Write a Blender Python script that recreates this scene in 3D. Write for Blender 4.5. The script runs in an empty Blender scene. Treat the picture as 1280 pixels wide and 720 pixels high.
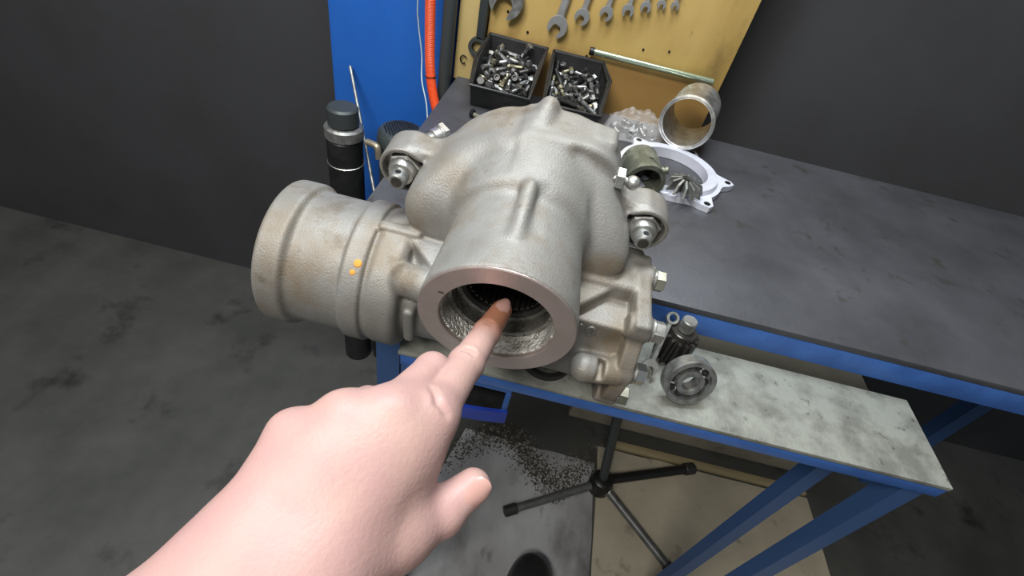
import bpy, bmesh, math, random
import numpy as np
from mathutils import Matrix, Vector

random.seed(7); np.random.seed(7)
scene = bpy.context.scene
COL = scene.collection
PI = math.pi

# ------------------------------------------------------------------ camera
P, RO = math.radians(43), math.radians(14)
fw = np.array([0, math.cos(P), -math.sin(P)]); u0 = np.array([0, math.sin(P), math.cos(P)]); r0 = np.array([1., 0, 0])
rt = math.cos(RO)*r0 + math.sin(RO)*u0; up = -math.sin(RO)*r0 + math.cos(RO)*u0
cd = bpy.data.cameras.new('camera'); cam = bpy.data.objects.new('camera', cd); COL.objects.link(cam)
m = Matrix.Identity(4)
for i in range(3):
    m[i][0] = rt[i]; m[i][1] = up[i]; m[i][2] = -fw[i]
m[2][3] = 1.2
cam.matrix_world = m
cd.sensor_fit = 'HORIZONTAL'; cd.sensor_width = 36; cd.lens = 16.875; cd.clip_start = .01
scene.camera = cam
# ------------------------------------------------------------------ world and lamps
w = bpy.data.worlds.new('workshop_air'); scene.world = w; w.use_nodes = True
bg = w.node_tree.nodes['Background']; bg.inputs[0].default_value = (.92, .97, 1, 1); bg.inputs[1].default_value = .19
def area(name, loc, target, sx, sy, power, col=(1, 1, 1)):
    l = bpy.data.lights.new(name, 'AREA'); l.shape = 'RECTANGLE'; l.size = sx; l.size_y = sy; l.energy = power; l.color = col
    o = bpy.data.objects.new(name, l); COL.objects.link(o); o.location = loc
    o.rotation_euler = (Vector(target)-Vector(loc)).to_track_quat('-Z', 'Y').to_euler()
    return o
area('bench_tube_lamp', (-.12, .55, 2.15), (0, .42, .9), 1.2, .2, 29, (.90, .96, 1))
area('ceiling_tube_lamp', (-.7, -.9, 2.6), (.1, .5, .6), 1.2, .3, 52, (1, .95, .88))
scene.view_settings.view_transform = 'Standard'; scene.view_settings.look = 'None'
scene.view_settings.exposure = 0.0; scene.view_settings.gamma = 1; scene.view_settings.use_curve_mapping = False

# ------------------------------------------------------------------ materials
def mat(name, col, rough=.5, metal=0., col2=None, scale=20., lo=.4, hi=.6, bump=0., bscale=120., stains=(), spec=.5, detail=4., sss=0., trans=0., coat=0., ior=1.45, stretch=None, rough2=None):
    M = bpy.data.materials.new(name); M.use_nodes = True
    nt = M.node_tree; N = nt.nodes; L = nt.links; b = N['Principled BSDF']
    b.inputs['Roughness'].default_value = rough; b.inputs['Metallic'].default_value = metal
    b.inputs['Specular IOR Level'].default_value = spec; b.inputs['IOR'].default_value = ior
    b.inputs['Transmission Weight'].default_value = trans; b.inputs['Coat Weight'].default_value = coat
    if sss:
        b.inputs['Subsurface Weight'].default_value = sss; b.inputs['Subsurface Radius'].default_value = (.009, .0035, .002); b.inputs['Subsurface Scale'].default_value = 1
    tc = N.new('ShaderNodeTexCoord'); src = tc.outputs['Object']
    if stretch:
        mp = N.new('ShaderNodeMapping'); mp.inputs['Scale'].default_value = stretch; L.new(src, mp.inputs[0]); src = mp.outputs[0]
    def noise(s, d=4.):
        n = N.new('ShaderNodeTexNoise'); n.inputs['Scale'].default_value = s; n.inputs['Detail'].default_value = d; n.inputs['Roughness'].default_value = .6
        L.new(src, n.inputs['Vector']); return n.outputs['Fac']
    def ramp(f, a, z):
        r = N.new('ShaderNodeMapRange'); r.inputs[1].default_value = a; r.inputs[2].default_value = z; L.new(f, r.inputs[0]); return r.outputs[0]
    cur = None
    def mix(fac, c2):
        nonlocal cur
        x = N.new('ShaderNodeMix'); x.data_type = 'RGBA'
        L.new(fac, x.inputs[0])
        if cur is None: x.inputs[6].default_value = (*col, 1)
        else: L.new(cur, x.inputs[6])
        x.inputs[7].default_value = (*c2, 1); cur = x.outputs[2]
    b.inputs['Base Color'].default_value = (*col, 1)
    if col2: mix(ramp(noise(scale, detail), lo, hi), col2)
    for (c, s, a, z) in stains: mix(ramp(noise(s, 6), a, z), c)
    if cur is not None: L.new(cur, b.inputs['Base Color'])
    if rough2 is not None:
        r = N.new('ShaderNodeMapRange'); r.inputs[1].default_value = .35; r.inputs[2].default_value = .65; r.inputs[3].default_value = rough; r.inputs[4].default_value = rough2
        L.new(noise(scale*1.3+3, 5), r.inputs[0]); L.new(r.outputs[0], b.inputs['Roughness'])
    if bump:
        bp = N.new('ShaderNodeBump'); bp.inputs['Strength'].default_value = bump; bp.inputs['Distance'].default_value = .002
        L.new(noise(bscale, 3), bp.inputs['Height']); L.new(bp.outputs[0], b.inputs['Normal'])
    return M

M = {}
M['cast'] = mat('grey_cast_aluminium', (.195, .186, .168), .43, .3, (.265, .262, .25), 11, .38, .62, .26, 620, stains=[((.19, .148, .098), 9, .49, .66), ((.125, .098, .066), 22, .56, .74), ((.10, .08, .055), 75, .68, .80)], rough2=.6)
M['machined'] = mat('machined_pinkish_metal', (.50, .415, .39), .30, .7, (.42, .36, .33), 30, .4, .7, .1, 300, rough2=.45)
M['bore'] = mat('oily_bore_metal', (.42, .41, .38), .18, .9, (.24, .23, .20), 60, .4, .6, .9, 170, rough2=.35)
M['dark_steel'] = mat('dark_oiled_steel', (.035, .034, .032), .3, .6, (.07, .065, .06), 50, .4, .6)
M['wet'] = mat('wet_oily_metal', (.60, .60, .58), .2, .45, (.32, .31, .28), 90, .4, .6, 1., 330, rough2=.4)
M['wet'].node_tree.nodes['Bump'].inputs['Distance'].default_value = .006
M['leg'] = mat('dull_leg_steel', (.12, .125, .125), .45, .4, (.07, .07, .07), 40, .4, .7)
M['roller'] = mat('dark_roller_steel', (.10, .098, .09), .25, .8)
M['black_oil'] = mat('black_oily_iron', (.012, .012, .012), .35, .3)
M['zinc'] = mat('zinc_plated_steel', (.62, .62, .60), .28, .9, (.42, .41, .38), 60, .4, .65, rough2=.45)
M['zinc_yellow'] = mat('yellowish_zinc_steel', (.62, .60, .48), .3, .9, (.4, .38, .3), 60, .4, .65)
M['chrome'] = mat('bright_chrome', (.8, .8, .78), .12, 1.)
M['old_steel'] = mat('worn_steel', (.33, .34, .33), .4, .75, (.14, .14, .13), 90, .4, .7, rough2=.55)
M['bolt_a'] = mat('loose_bolt_steel', (.24, .245, .245), .36, .8, (.07, .07, .07), 130, .4, .65)
M['bolt_b'] = mat('loose_bolt_dark', (.06, .06, .06), .38, .7, (.025, .025, .025), 130, .4, .7)
M['bolt_c'] = mat('loose_bolt_yellow', (.30, .28, .19), .38, .8, (.15, .14, .11), 130, .4, .7)
M['bench'] = mat('dark_grey_bench_steel', (.055, .057, .064), .36, .35, (.085, .087, .098), 6, .35, .7, .12, 200, stains=[((.05, .048, .045), 25, .6, .7)], rough2=.52)
M['plate'] = mat('dirty_pale_plate', (.27, .28, .25), .6, .25, (.16, .165, .145), 30, .4, .62, .25, 300, stains=[((.06, .058, .05), 70, .62, .72)])
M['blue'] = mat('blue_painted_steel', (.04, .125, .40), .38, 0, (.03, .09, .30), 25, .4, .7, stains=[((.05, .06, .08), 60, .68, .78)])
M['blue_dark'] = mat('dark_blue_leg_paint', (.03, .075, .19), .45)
M['blue_box'] = mat('blue_plastic', (.02, .055, .42), .35, 0, (.016, .04, .3), 30, .45, .7)
M['cabinet'] = mat('blue_cabinet_paint', (.017, .125, .50), .42, 0, (.014, .10, .42), 5, .35, .7, stains=[((.03, .09, .27), 12, .6, .75), ((.1, .17, .35), 90, .74, .8)], bump=.1, bscale=25, stretch=(1, 1, .5))
M['orange'] = mat('orange_hose_plastic', (.68, .085, .02), .45)
M['wire'] = mat('pale_wire', (.45, .52, .5), .4)
M['post'] = mat('charcoal_post_paint', (.045, .053, .055), .42, .2)
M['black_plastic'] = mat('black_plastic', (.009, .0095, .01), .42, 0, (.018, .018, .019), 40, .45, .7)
M['ply'] = mat('oil_stained_plywood', (.56, .395, .14), .6, 0, (.40, .265, .075), 7, .35, .7, .1, 90, stains=[((.17, .11, .04), 7.5, .56, .74), ((.06, .04, .02), 24, .64, .74)], stretch=(1, 1, .45))
M['ply_pale'] = mat('pale_plywood_strip', (.56, .44, .19), .6, 0, (.48, .35, .13), 8, .35, .7, .1, 90, stains=[((.2, .13, .05), 22, .7, .8)], stretch=(1, 1, .35))
def grime(Mt, ax, z0, z1, c, sc, amt):
    nt = Mt.node_tree; N = nt.nodes; L = nt.links; b = N['Principled BSDF']; src = b.inputs['Base Color'].links[0].from_socket
    tc = N.new('ShaderNodeTexCoord'); sp = N.new('ShaderNodeSeparateXYZ'); L.new(tc.outputs['Object'], sp.inputs[0])
    n = N.new('ShaderNodeTexNoise'); n.inputs['Scale'].default_value = sc; n.inputs['Detail'].default_value = 5; L.new(tc.outputs['Object'], n.inputs['Vector'])
    ma = N.new('ShaderNodeMath'); ma.operation = 'MULTIPLY_ADD'; ma.inputs[1].default_value = amt; L.new(n.outputs['Fac'], ma.inputs[0]); L.new(sp.outputs[ax], ma.inputs[2])
    r = N.new('ShaderNodeMapRange'); r.inputs[1].default_value = z0+amt/2; r.inputs[2].default_value = z1+amt/2; r.interpolation_type = 'SMOOTHSTEP'; L.new(ma.outputs[0], r.inputs[0])
    x = N.new('ShaderNodeMix'); x.data_type = 'RGBA'; L.new(r.outputs[0], x.inputs[0]); L.new(src, x.inputs[6]); x.inputs[7].default_value = (*c, 1); L.new(x.outputs[2], b.inputs['Base Color'])
grime(M['ply'], 2, .150, .095, (.36, .21, .065), 14, .09)
M['wrench'] = mat('satin_wrench_steel', (.42, .43, .44), .38, .7, (.3, .3, .3), 40, .4, .7, rough2=.5)
M['green_rod'] = mat('pale_green_polished_rod', (.55, .66, .50), .2, .85)
M['skin'] = mat('skin', (.425, .255, .240), .47, 0, (.44, .285, .245), 22, .35, .68, .16, 420, stains=[((.40, .235, .228), 14, .58, .8)], sss=.1)
def redden(Mt, y0, y1, c):
    nt = Mt.node_tree; N = nt.nodes; L = nt.links; b = N['Principled BSDF']; src = b.inputs['Base Color'].links[0].from_socket
    tc = N.new('ShaderNodeTexCoord'); sp = N.new('ShaderNodeSeparateXYZ'); L.new(tc.outputs['Object'], sp.inputs[0])
    r = N.new('ShaderNodeMapRange'); r.inputs[1].default_value = y0; r.inputs[2].default_value = y1; r.interpolation_type = 'SMOOTHSTEP'; L.new(sp.outputs[1], r.inputs[0])
    x = N.new('ShaderNodeMix'); x.data_type = 'RGBA'; L.new(r.outputs[0], x.inputs[0]); L.new(src, x.inputs[6]); x.inputs[7].default_value = (*c, 1); L.new(x.outputs[2], b.inputs['Base Color'])
redden(M['skin'], .155, .178, (.36, .16, .095))
M['nail'] = mat('fingernail', (.46, .265, .23), .28, 0, coat=.3)
M['floor'] = mat('stained_concrete', (.045, .047, .044), .55, 0, (.07, .07, .065), 5, .35, .7, .15, 60, stains=[((.022, .021, .02), 8, .58, .72)], rough2=.4)
M['mat'] = mat('worn_grey_sheet', (.37, .38, .395), .32, .1, (.24, .24, .24), 6, .38, .66, .15, 50, stains=[((.10, .098, .095), 7, .50, .70), ((.05, .048, .045), 16, .62, .74)], stretch=(1, .5, 1), rough2=.55)
M['card'] = mat('brown_board_sheet', (.36, .325, .25), .62, 0, (.29, .26, .20), 8, .35, .7, .15, 50, stains=[((.12, .105, .085), 13, .6, .75)])
M['wood'] = mat('pale_wood', (.30, .25, .14), .6, 0, (.22, .18, .1), 20, .4, .7, stretch=(.2, 1, 1))
M['wall'] = mat('dark_grey_wall', (.035, .036, .04), .75, 0, (.028, .028, .03), 4, .4, .7, .1, 60)
M['debris'] = mat('oily_grit', (.04, .036, .026), .45, 0, (.2, .19, .15), 90, .52, .62)
M['alu'] = mat('pale_machined_aluminium', (.70, .72, .82), .38, .35, (.6, .62, .7), 30, .4, .7)
M['olive'] = mat('worn_olive_metal', (.12, .13, .10), .4, .5, (.26, .28, .23), 35, .45, .6, stains=[((.02, .02, .018), 60, .6, .66)])
M['rubber'] = mat('black_rubber', (.02, .02, .02), .5)
M['shoe'] = mat('black_shoe_leather', (.016, .017, .018), .32, 0, bump=.15, bscale=200)
M['plastic_film'] = mat('clear_plastic_film', (.8, .8, .8), .08, 0)
M['plastic_film'].node_tree.nodes['Principled BSDF'].inputs['Alpha'].default_value = .13; M['plastic_film'].node_tree.nodes['Principled BSDF'].inputs['Specular IOR Level'].default_value = 1.
M['brass'] = mat('dull_brass', (.34, .30, .22), .4, .7)
M['orange_paint'] = mat('orange_paint_mark', (.75, .28, .03), .6)
M['mark'] = mat('dark_scratch', (.06, .045, .04), .5)
M['sole'] = mat('dark_sole', (.02, .02, .02), .7)

# ------------------------------------------------------------------ mesh helpers
def frame(d):
    d = np.asarray(d, float); d = d/np.linalg.norm(d)
    a = np.array([0, 0, 1.]) if abs(d[2]) < .9 else np.array([1., 0, 0])
    x = np.cross(a, d); x /= np.linalg.norm(x); return x, np.cross(d, x), d
class MB:
    def __init__(s): s.v = []; s.f = []
    def add(s, V, F):
        o = len(s.v); s.v += [tuple(map(float, p)) for p in V]; s.f += [tuple(i+o for i in f) for f in F]; return s
    def box(s, c, size, R=None, bev=0.):
        hx, hy, hz = [q/2 for q in size]
        bm = bmesh.new(); bmesh.ops.create_cube(bm, size=1)
        for q in bm.verts: q.co = Vector((q.co.x*size[0], q.co.y*size[1], q.co.z*size[2]))
        if bev: bmesh.ops.bevel(bm, geom=bm.edges[:], offset=bev, segments=2, affect='EDGES', profile=.5)
        V = np.array([q.co[:] for q in bm.verts]); bm.verts.index_update()
        F = [[q.index for q in f.verts] for f in bm.faces]; bm.free()
        if R is not None: V = V @ np.asarray(R).T
        return s.add(V+np.asarray(c), F)
    def rev(s, prof, base, d, n=32, close=False, phase=0., xy=None):
        # profile of (r, h) turned about the axis d starting at base
        x, y, z = xy if xy else frame(d); base = np.asarray(base, float); V = []; F = []
        for (r, h) in prof:
            for k in range(n):
                a = phase+2*PI*k/n; V.append(base+z*h+r*(math.cos(a)*x+math.sin(a)*y))
        m_ = len(prof); rng = range(m_ if close else m_-1)
        for i in rng:
            j = (i+1) % m_
            for k in range(n):
                k2 = (k+1) % n; F.append((i*n+k, i*n+k2, j*n+k2, j*n+k))
        if not close:
            if prof[0][0] > 1e-6: F.append(tuple(range(n-1, -1, -1)))
            if prof[-1][0] > 1e-6: F.append(tuple((m_-1)*n+k for k in range(n)))
        return s.add(V, F)
    def cyl(s, a, b, r, r2=None, n=24, ch=0.):
        a = np.asarray(a, float); b = np.asarray(b, float); h = np.linalg.norm(b-a); r2 = r if r2 is None else r2
        pr = [(r, 0), (r2, h)] if not ch else [(r-ch, 0), (r, ch), (r2, h-ch), (r2-ch, h)]
        return s.rev(pr, a, b-a, n)
    def tube(s, pts, r, n=12, wav=0., seg=None):
        pts = [np.asarray(p, float) for p in pts]
        if seg: pts = spline(pts, seg)
        V = []; F = []; pn = None
        for i, p in enumerate(pts):
            t = pts[min(i+1, len(pts)-1)]-pts[max(i-1, 0)]; t /= np.linalg.norm(t)
            if pn is None: x, y, _ = frame(t)
            else:
                x = pn-t*(pn@t); x /= np.linalg.norm(x); y = np.cross(t, x)
            pn = x; rr = r+(wav if i % 2 else 0)
            for k in range(n):
                a = 2*PI*k/n; V.append(p+rr*(math.cos(a)*x+math.sin(a)*y))
        for i in range(len(pts)-1):
            for k in range(n):
                k2 = (k+1) % n; F.append((i*n+k, i*n+k2, (i+1)*n+k2, (i+1)*n+k))
        F.append(tuple(range(n-1, -1, -1))); F.append(tuple((len(pts)-1)*n+k for k in range(n)))
        return s.add(V, F)
    def prism(s, poly, o, ex, ey, th):
        # polygon in the plane of ex, ey at o, thickness th along ex x ey
        ex = np.asarray(ex, float); ey = np.asarray(ey, float); ez = np.cross(ex, ey); o = np.asarray(o, float); n = len(poly)
        V = [o+p[0]*ex+p[1]*ey for p in poly]+[o+p[0]*ex+p[1]*ey+th*ez for p in poly]
        F = [tuple(range(n-1, -1, -1)), tuple(range(n, 2*n))]+[(i, (i+1) % n, n+(i+1) % n, n+i) for i in range(n)]
        return s.add(V, F)
    def hexa(s, base, d, af, h, phase=0.):
        r = af/math.sqrt(3); c = af*.06
        return s.rev([(r-c, 0), (r, c*.6), (r, h-c*.6), (r-c, h)], base, d, 6, phase=phase)
    def obj(s, name, material, parent=None, smooth=True, origin=None, ang=35):
        org = np.array(origin if origin is not None else (tuple(parent.location) if parent is not None else (0, 0, 0)), float)
        if parent is not None and parent.parent is not None: org = np.array(parent.location)+np.array(parent.parent.location)
        me = bpy.data.meshes.new(name); me.from_pydata([tuple(np.array(p)-org) for p in s.v], [], s.f); me.update()
        o = bpy.data.objects.new(name, me); COL.objects.link(o)
        if material is not None: me.materials.append(M[material] if isinstance(material, str) else material)
        if parent is not None: o.parent = parent
        elif origin is not None: o.location = origin
        if smooth: shade(me, ang)
        return o
def shade(me, ang=35):
    me.polygons.foreach_set('use_smooth', [True]*len(me.polygons))
    try: me.set_sharp_from_angle(angle=math.radians(ang))
    except Exception: pass
def spline(pts, seg):
    out = []; n = len(pts)
    for i in range(n-1):
        p0, p1, p2, p3 = pts[max(i-1, 0)], pts[i], pts[i+1], pts[min(i+2, n-1)]
        for k in range(seg):
            t = k/seg
            out.append(.5*((2*p1)+(p2-p0)*t+(2*p0-5*p1+4*p2-p3)*t*t+(3*p1-p0-3*p2+p3)*t**3))
    out.append(pts[-1]); return out
def tag(o, label, cat, group=None, kind=None):
    o['label'] = label; o['category'] = cat
    if group: o['group'] = group
    if kind: o['kind'] = kind
    return o
def thing(name, loc, label, cat, group=None):
    o = bpy.data.objects.new(name, None); COL.objects.link(o); o.location = loc; o.empty_display_size = .02
    return tag(o, label, cat, group)
def struct(o): o['kind'] = 'structure'; return o

# --- signed distance modelling: smooth cast shapes and skin
def smin(a, b, k):
    h = np.clip(.5+.5*(b-a)/k, 0, 1); return b+(a-b)*h-k*h*(1-h)
def smax(a, b, k): return -smin(-a, -b, k)
class Grid:
    def __init__(s, lo, hi, h):
        s.lo = np.array(lo, np.float32); s.h = h
        n = np.ceil((np.array(hi)-np.array(lo))/h).astype(int)+1
        s.X, s.Y, s.Z = np.meshgrid(*[(lo[i]+h*np.arange(n[i])).astype(np.float32) for i in range(3)], indexing='ij', sparse=True)
        s.n = n
    def cap(s, a, b, ra, rb):
        a = np.array(a, np.float32); b = np.array(b, np.float32); d = b-a; L = float(d@d)
        px, py, pz = s.X-a[0], s.Y-a[1], s.Z-a[2]
        t = np.clip((px*d[0]+py*d[1]+pz*d[2])/L, 0, 1)
        return np.sqrt((px-t*d[0])**2+(py-t*d[1])**2+(pz-t*d[2])**2)-(ra+(rb-ra)*t)
    def ell(s, c, r):
        k0 = np.sqrt(((s.X-c[0])/r[0])**2+((s.Y-c[1])/r[1])**2+((s.Z-c[2])/r[2])**2)
        return (k0-1)*min(r)
    def cylx(s, x0, x1, cy, cz, r, rd=.003):
        q = np.sqrt((s.Y-cy)**2+(s.Z-cz)**2)-r+rd; e = np.abs(s.X-(x0+x1)/2)-(x1-x0)/2+rd
        return np.minimum(np.maximum(q, e), 0)+np.sqrt(np.maximum(q, 0)**2+np.maximum(e, 0)**2)-rd
    def cyly(s, y0, y1, cx, cz, r, rd=.003, taper=0.):
        q = np.sqrt((s.X-cx)**2+(s.Z-cz)**2)-(r+taper*(s.Y-y0))+rd; e = np.abs(s.Y-(y0+y1)/2)-(y1-y0)/2+rd
        return np.minimum(np.maximum(q, e), 0)+np.sqrt(np.maximum(q, 0)**2+np.maximum(e, 0)**2)-rd
    def box(s, lo, hi, rd=.004, tilt=0.):
        c = [(lo[i]+hi[i])/2 for i in range(3)]; b = [(hi[i]-lo[i])/2-rd for i in range(3)]
        Y = s.Y-c[1]; Z = s.Z-c[2]; ct, st = math.cos(tilt), math.sin(tilt)
        q = [np.abs(s.X-c[0])-b[0], np.abs(Y*ct+Z*st)-b[1], np.abs(-Y*st+Z*ct)-b[2]]
        return np.sqrt(sum(np.maximum(t, 0)**2 for t in q))+np.minimum(np.maximum(np.maximum(q[0], q[1]), q[2]), 0)-rd
    def half(s, n, p):  # keep the side n.(x-p) < 0
        n = np.array(n, float)/np.linalg.norm(n)
        return (s.X-p[0])*n[0]+(s.Y-p[1])*n[1]+(s.Z-p[2])*n[2]
    def polyy(s, poly, y0, y1, rd=.004):
        # convex polygon (counter-clockwise in x, z) stretched along y
        d = None
        for i in range(len(poly)):
            a = poly[i]; b = poly[(i+1) % len(poly)]; ex, ez = b[0]-a[0], b[1]-a[1]; l = math.hypot(ex, ez)
            e = ((s.X-a[0])*ez-(s.Z-a[1])*ex)/l
            d = e if d is None else smax(d, e, rd)
        return smax(d, np.abs(s.Y-(y0+y1)/2)-(y1-y0)/2, rd)
    def mesh(s, f):
        f = np.ascontiguousarray(f, np.float32); ins = f < 0
        c = sum(ins[i:f.shape[0]-1+i, j:f.shape[1]-1+j, k:f.shape[2]-1+k].astype(np.int8) for i in (0, 1) for j in (0, 1) for k in (0, 1))
        act = (c > 0) & (c < 8); idx = -np.ones(act.shape, np.int64); cells = np.argwhere(act); idx[act] = np.arange(len(cells))
        acc = np.zeros((len(cells), 3)); cnt = np.zeros(len(cells))
        ci, cj, ck = cells.T
        for ax in range(3):
            o1, o2 = [q for q in range(3) if q != ax]
            for a in (0, 1):
                for b in (0, 1):
                    st = [ci.copy(), cj.copy(), ck.copy()]; st[o1] += a; st[o2] += b
                    en = [q.copy() for q in st]; en[ax] += 1
                    fa = f[tuple(st)]; fb = f[tuple(en)]; x = (fa < 0) != (fb < 0)
                    t = np.where(x, fa/np.where(x, fa-fb, 1), 0)
                    p = np.stack([q.astype(float) for q in st], 1); p[:, ax] += t
                    acc += p*x[:, None]; cnt += x
        V = s.lo+s.h*acc/cnt[:, None]; F = []
        for ax in range(3):
            o1, o2 = (ax+1) % 3, (ax+2) % 3
            sl = [slice(None)]*3; sl2 = [slice(None)]*3; sl[ax] = slice(0, -1); sl2[ax] = slice(1, None)
            x = ins[tuple(sl)] != ins[tuple(sl2)]; e = np.argwhere(x)
            ok = (e[:, o1] > 0) & (e[:, o2] > 0) & (e[:, o1] < f.shape[o1]-1) & (e[:, o2] < f.shape[o2]-1); e = e[ok]
            def g(a, b):
                q = e.copy(); q[:, o1] -= a; q[:, o2] -= b; return idx[tuple(q.T)]
            quad = np.stack([g(0, 0), g(1, 0), g(1, 1), g(0, 1)], 1)
            fl = ins[tuple(e.T)]; quad[~fl] = quad[~fl][:, ::-1]; F.append(quad)
        return V, np.concatenate(F)
def mesh_np(name, V, F, material, parent, smooth_it=0):
    org = np.array(parent.location) if parent is not None else np.zeros(3)
    me = bpy.data.meshes.new(name); n = len(F)
    me.vertices.add(len(V)); me.vertices.foreach_set('co', (V-org).astype(np.float32).ravel())
    me.loops.add(n*4); me.loops.foreach_set('vertex_index', F.astype(np.int32).ravel())
    me.polygons.add(n); me.polygons.foreach_set('loop_start', np.arange(0, n*4, 4, dtype=np.int32))
    me.update(calc_edges=True); me.validate()
    me.polygons.foreach_set('use_smooth', [True]*len(me.polygons))
    me.materials.append(M[material]); o = bpy.data.objects.new(name, me); COL.objects.link(o)
    if parent is not None: o.parent = parent
    return o

# ------------------------------------------------------------------ the setting
struct(MB().box((0, 0, -.05), (5, 5, .1)).obj('floor', 'floor'))
struct(MB().box((0, 1.12, 1.3), (5, .1, 2.8)).obj('wall_back', 'wall'))

BZ, PZ = .86, .81
# --- workbench
bench = thing('workbench', (.5, .64, 0), 'long workbench with dark grey steel top and blue front edge behind the casting', 'workbench')
MB().box((.505, .642, BZ-.004), (1.39, .476, .008), bev=.001).obj('top_sheet', 'bench', bench)
MB().box((.505, .4125, BZ-.0235), (1.38, .013, .031), bev=.001).obj('front_rail', 'blue', bench)
MB().box((.505, .868, BZ-.0235), (1.38, .013, .031)).obj('back_rail', 'blue', bench)
for x in (-.172, 1.18):
    MB().box((x, .64, BZ-.0235), (.014, .44, .031)).obj('side_rail', 'blue', bench)
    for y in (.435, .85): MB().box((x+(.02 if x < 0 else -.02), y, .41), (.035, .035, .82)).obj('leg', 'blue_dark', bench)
# --- low stand with the dirty plate
stand = thing('low_stand', (.2, .345, 0), 'low blue framed stand with a dirty pale plate under the casting', 'stand')
MB().box((.19, .3425, PZ-.003), (.57, .107, .006), bev=.001).obj('plate', 'plate', stand)
MB().box((.19, .2925, PZ-.012), (.565, .007, .016), bev=.0006).obj('front_angle', 'blue', stand)
MB().box((-.09, .345, PZ-.012), (.007, .095, .016)).obj('side_angle', 'blue', stand)
for x in (-.083, .46):
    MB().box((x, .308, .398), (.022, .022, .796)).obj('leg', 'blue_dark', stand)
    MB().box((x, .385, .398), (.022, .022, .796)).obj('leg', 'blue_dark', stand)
# --- tool board
board = thing('tool_board', (.02, .957, .8), 'yellow oil-stained plywood tool board hung with wrenches', 'board')
MB().box((.062, .957, 1.21), (.44, .012, .80), bev=.001).obj('panel', 'ply', board)
MB().box((-.187, .955, 1.213), (.052, .012, .77), bev=.001).obj('edge_strip', 'ply_pale', board)
for (x, z) in ((-.126, .965), (-.085, .94), (.03, .925), (.125, .958), (.17, .965)):
    MB().cyl((x, .9515, z), (x, .9495, z), .0022, n=10).obj('nail_hole', 'black_oil', board)
# black hook screwed into the strip
MB().tube([(-.196+.006*math.cos(a), .945, .868+.007*math.sin(a)) for a in np.linspace(.5, 2*PI-.9, 14)], .0013, 8).obj('hook', 'black_oil', board)
# --- post, cabinet
tag(MB().cyl((-.227, .935, 0), (-.227, .935, 1.7), .0125, n=20).obj('post', 'post', origin=(-.227, .935, 0)), 'charcoal round steel post between blue cabinet and tool board', 'post')
cab = thing('cabinet', (-.41, 1.02, 0), 'tall blue painted steel cabinet behind the orange hose', 'cabinet')
MB().box((-.365, 1.035, .85), (.25, .06, 1.7), bev=.004).obj('body', 'cabinet', cab)
MB().box((-.365, 1.003, .87), (.236, .006, 1.6), bev=.002).obj('door', 'cabinet', cab)
# --- orange hose
hp = [(-.285, .925, 1.6), (-.274, .925, 1.2), (-.2651, .925, 1.03), (-.2607, .925, .9593), (-.2582, .925, .9077), (-.2533, .920, .8536), (-.2439, .910, .8137), (-.2271, .895, .777), (-.205, .885, .74), (-.203, .89, .6), (-.203, .89, .35), (-.205, .89, .03)]
HP = [np.array(p) for p in hp]
hose = thing('corrugated_hose', (-.262, .935, .02), 'orange corrugated hose hanging in front of blue cabinet', 'hose')
MB().tube(spline(HP, 50), .0088, 14, .0008).obj('hose_body', 'orange', hose)
MB().tube([np.array((-.2495, .916, .833))+.0102*np.array((math.cos(a), math.sin(a), .12*math.cos(a))) for a in np.linspace(0, 2*PI, 25)], .0009, 6).obj('tie', 'black_oil', hose)
tag(MB().tube([(-.287, .95, 1.2), (-.291, .95, .96), (-.288, .95, .91), (-.276, .94, .86), (-.2645, .909, .825), (-.246, .885, .79), (-.235, .865, .75)], .0011, 6, seg=10).obj('thin_wire', 'wire'), 'thin pale wire hanging beside the orange hose', 'wire')

# ------------------------------------------------------------------ the axle casting
TT = math.radians(6.5); AO = np.array([-.005, .237, .948])
AX = np.array([1., 0, 0]); AA = np.array([0, math.cos(TT), math.sin(TT)]); AN = np.array([0, -math.sin(TT), math.cos(TT)])
def W(q): return AO+q[0]*AX+q[1]*AA+q[2]*AN          # along the axle, inwards along the nose, up
def Wd(q): return q[0]*AX+q[1]*AA+q[2]*AN
axle = thing('axle_casting', (0, .31, PZ), 'big grey cast axle housing with round open nose lying on the low stand', 'axle housing')
TV, TW, TR, NV = .080, -.082, .062, -.007
g = Grid((-.214, -.012, -.152), (.140, .175, .092), .0013)
f = g.cyly(NV+.0012, .13, 0, 0, .0584, .0012, -.055)
dome = smax(g.cyly(.078, .165, -.002, .002, .0598, .006, .16), g.Z-.0685+0*g.X, .006)
f = smin(f, dome, .010)
slab = g.polyy([(-.03, -.05), (.092, -.05), (.078, .03), (.062, .064), (.046, .0735), (-.014, .0735), (-.020, .06)], .124, .166, .006)
f = smin(f, slab, .009)
slab = g.polyy([(-.098, -.05), (.02, -.05), (.02, .0665), (-.018, .0665), (-.048, .0565), (-.077, .034), (-.092, .006)], .122, .166, .008)
f = smin(f, slab, .016)
plat = smax(smax(smax(g.cyly(.082, .168, 0, 0, .0615, .006, .24), -.017-g.X, .004), g.X-.048, .006), g.Z-.0738, .006)
f = smin(f, plat, .004)
f = smin(f, g.box((.038, .138, .030), (.0605, .166, .0725), .006), .004)
f = smin(f, g.cap((-.001, .164, .0765), (-.005, .142, .0685), .0082, .0095), .006)
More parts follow.
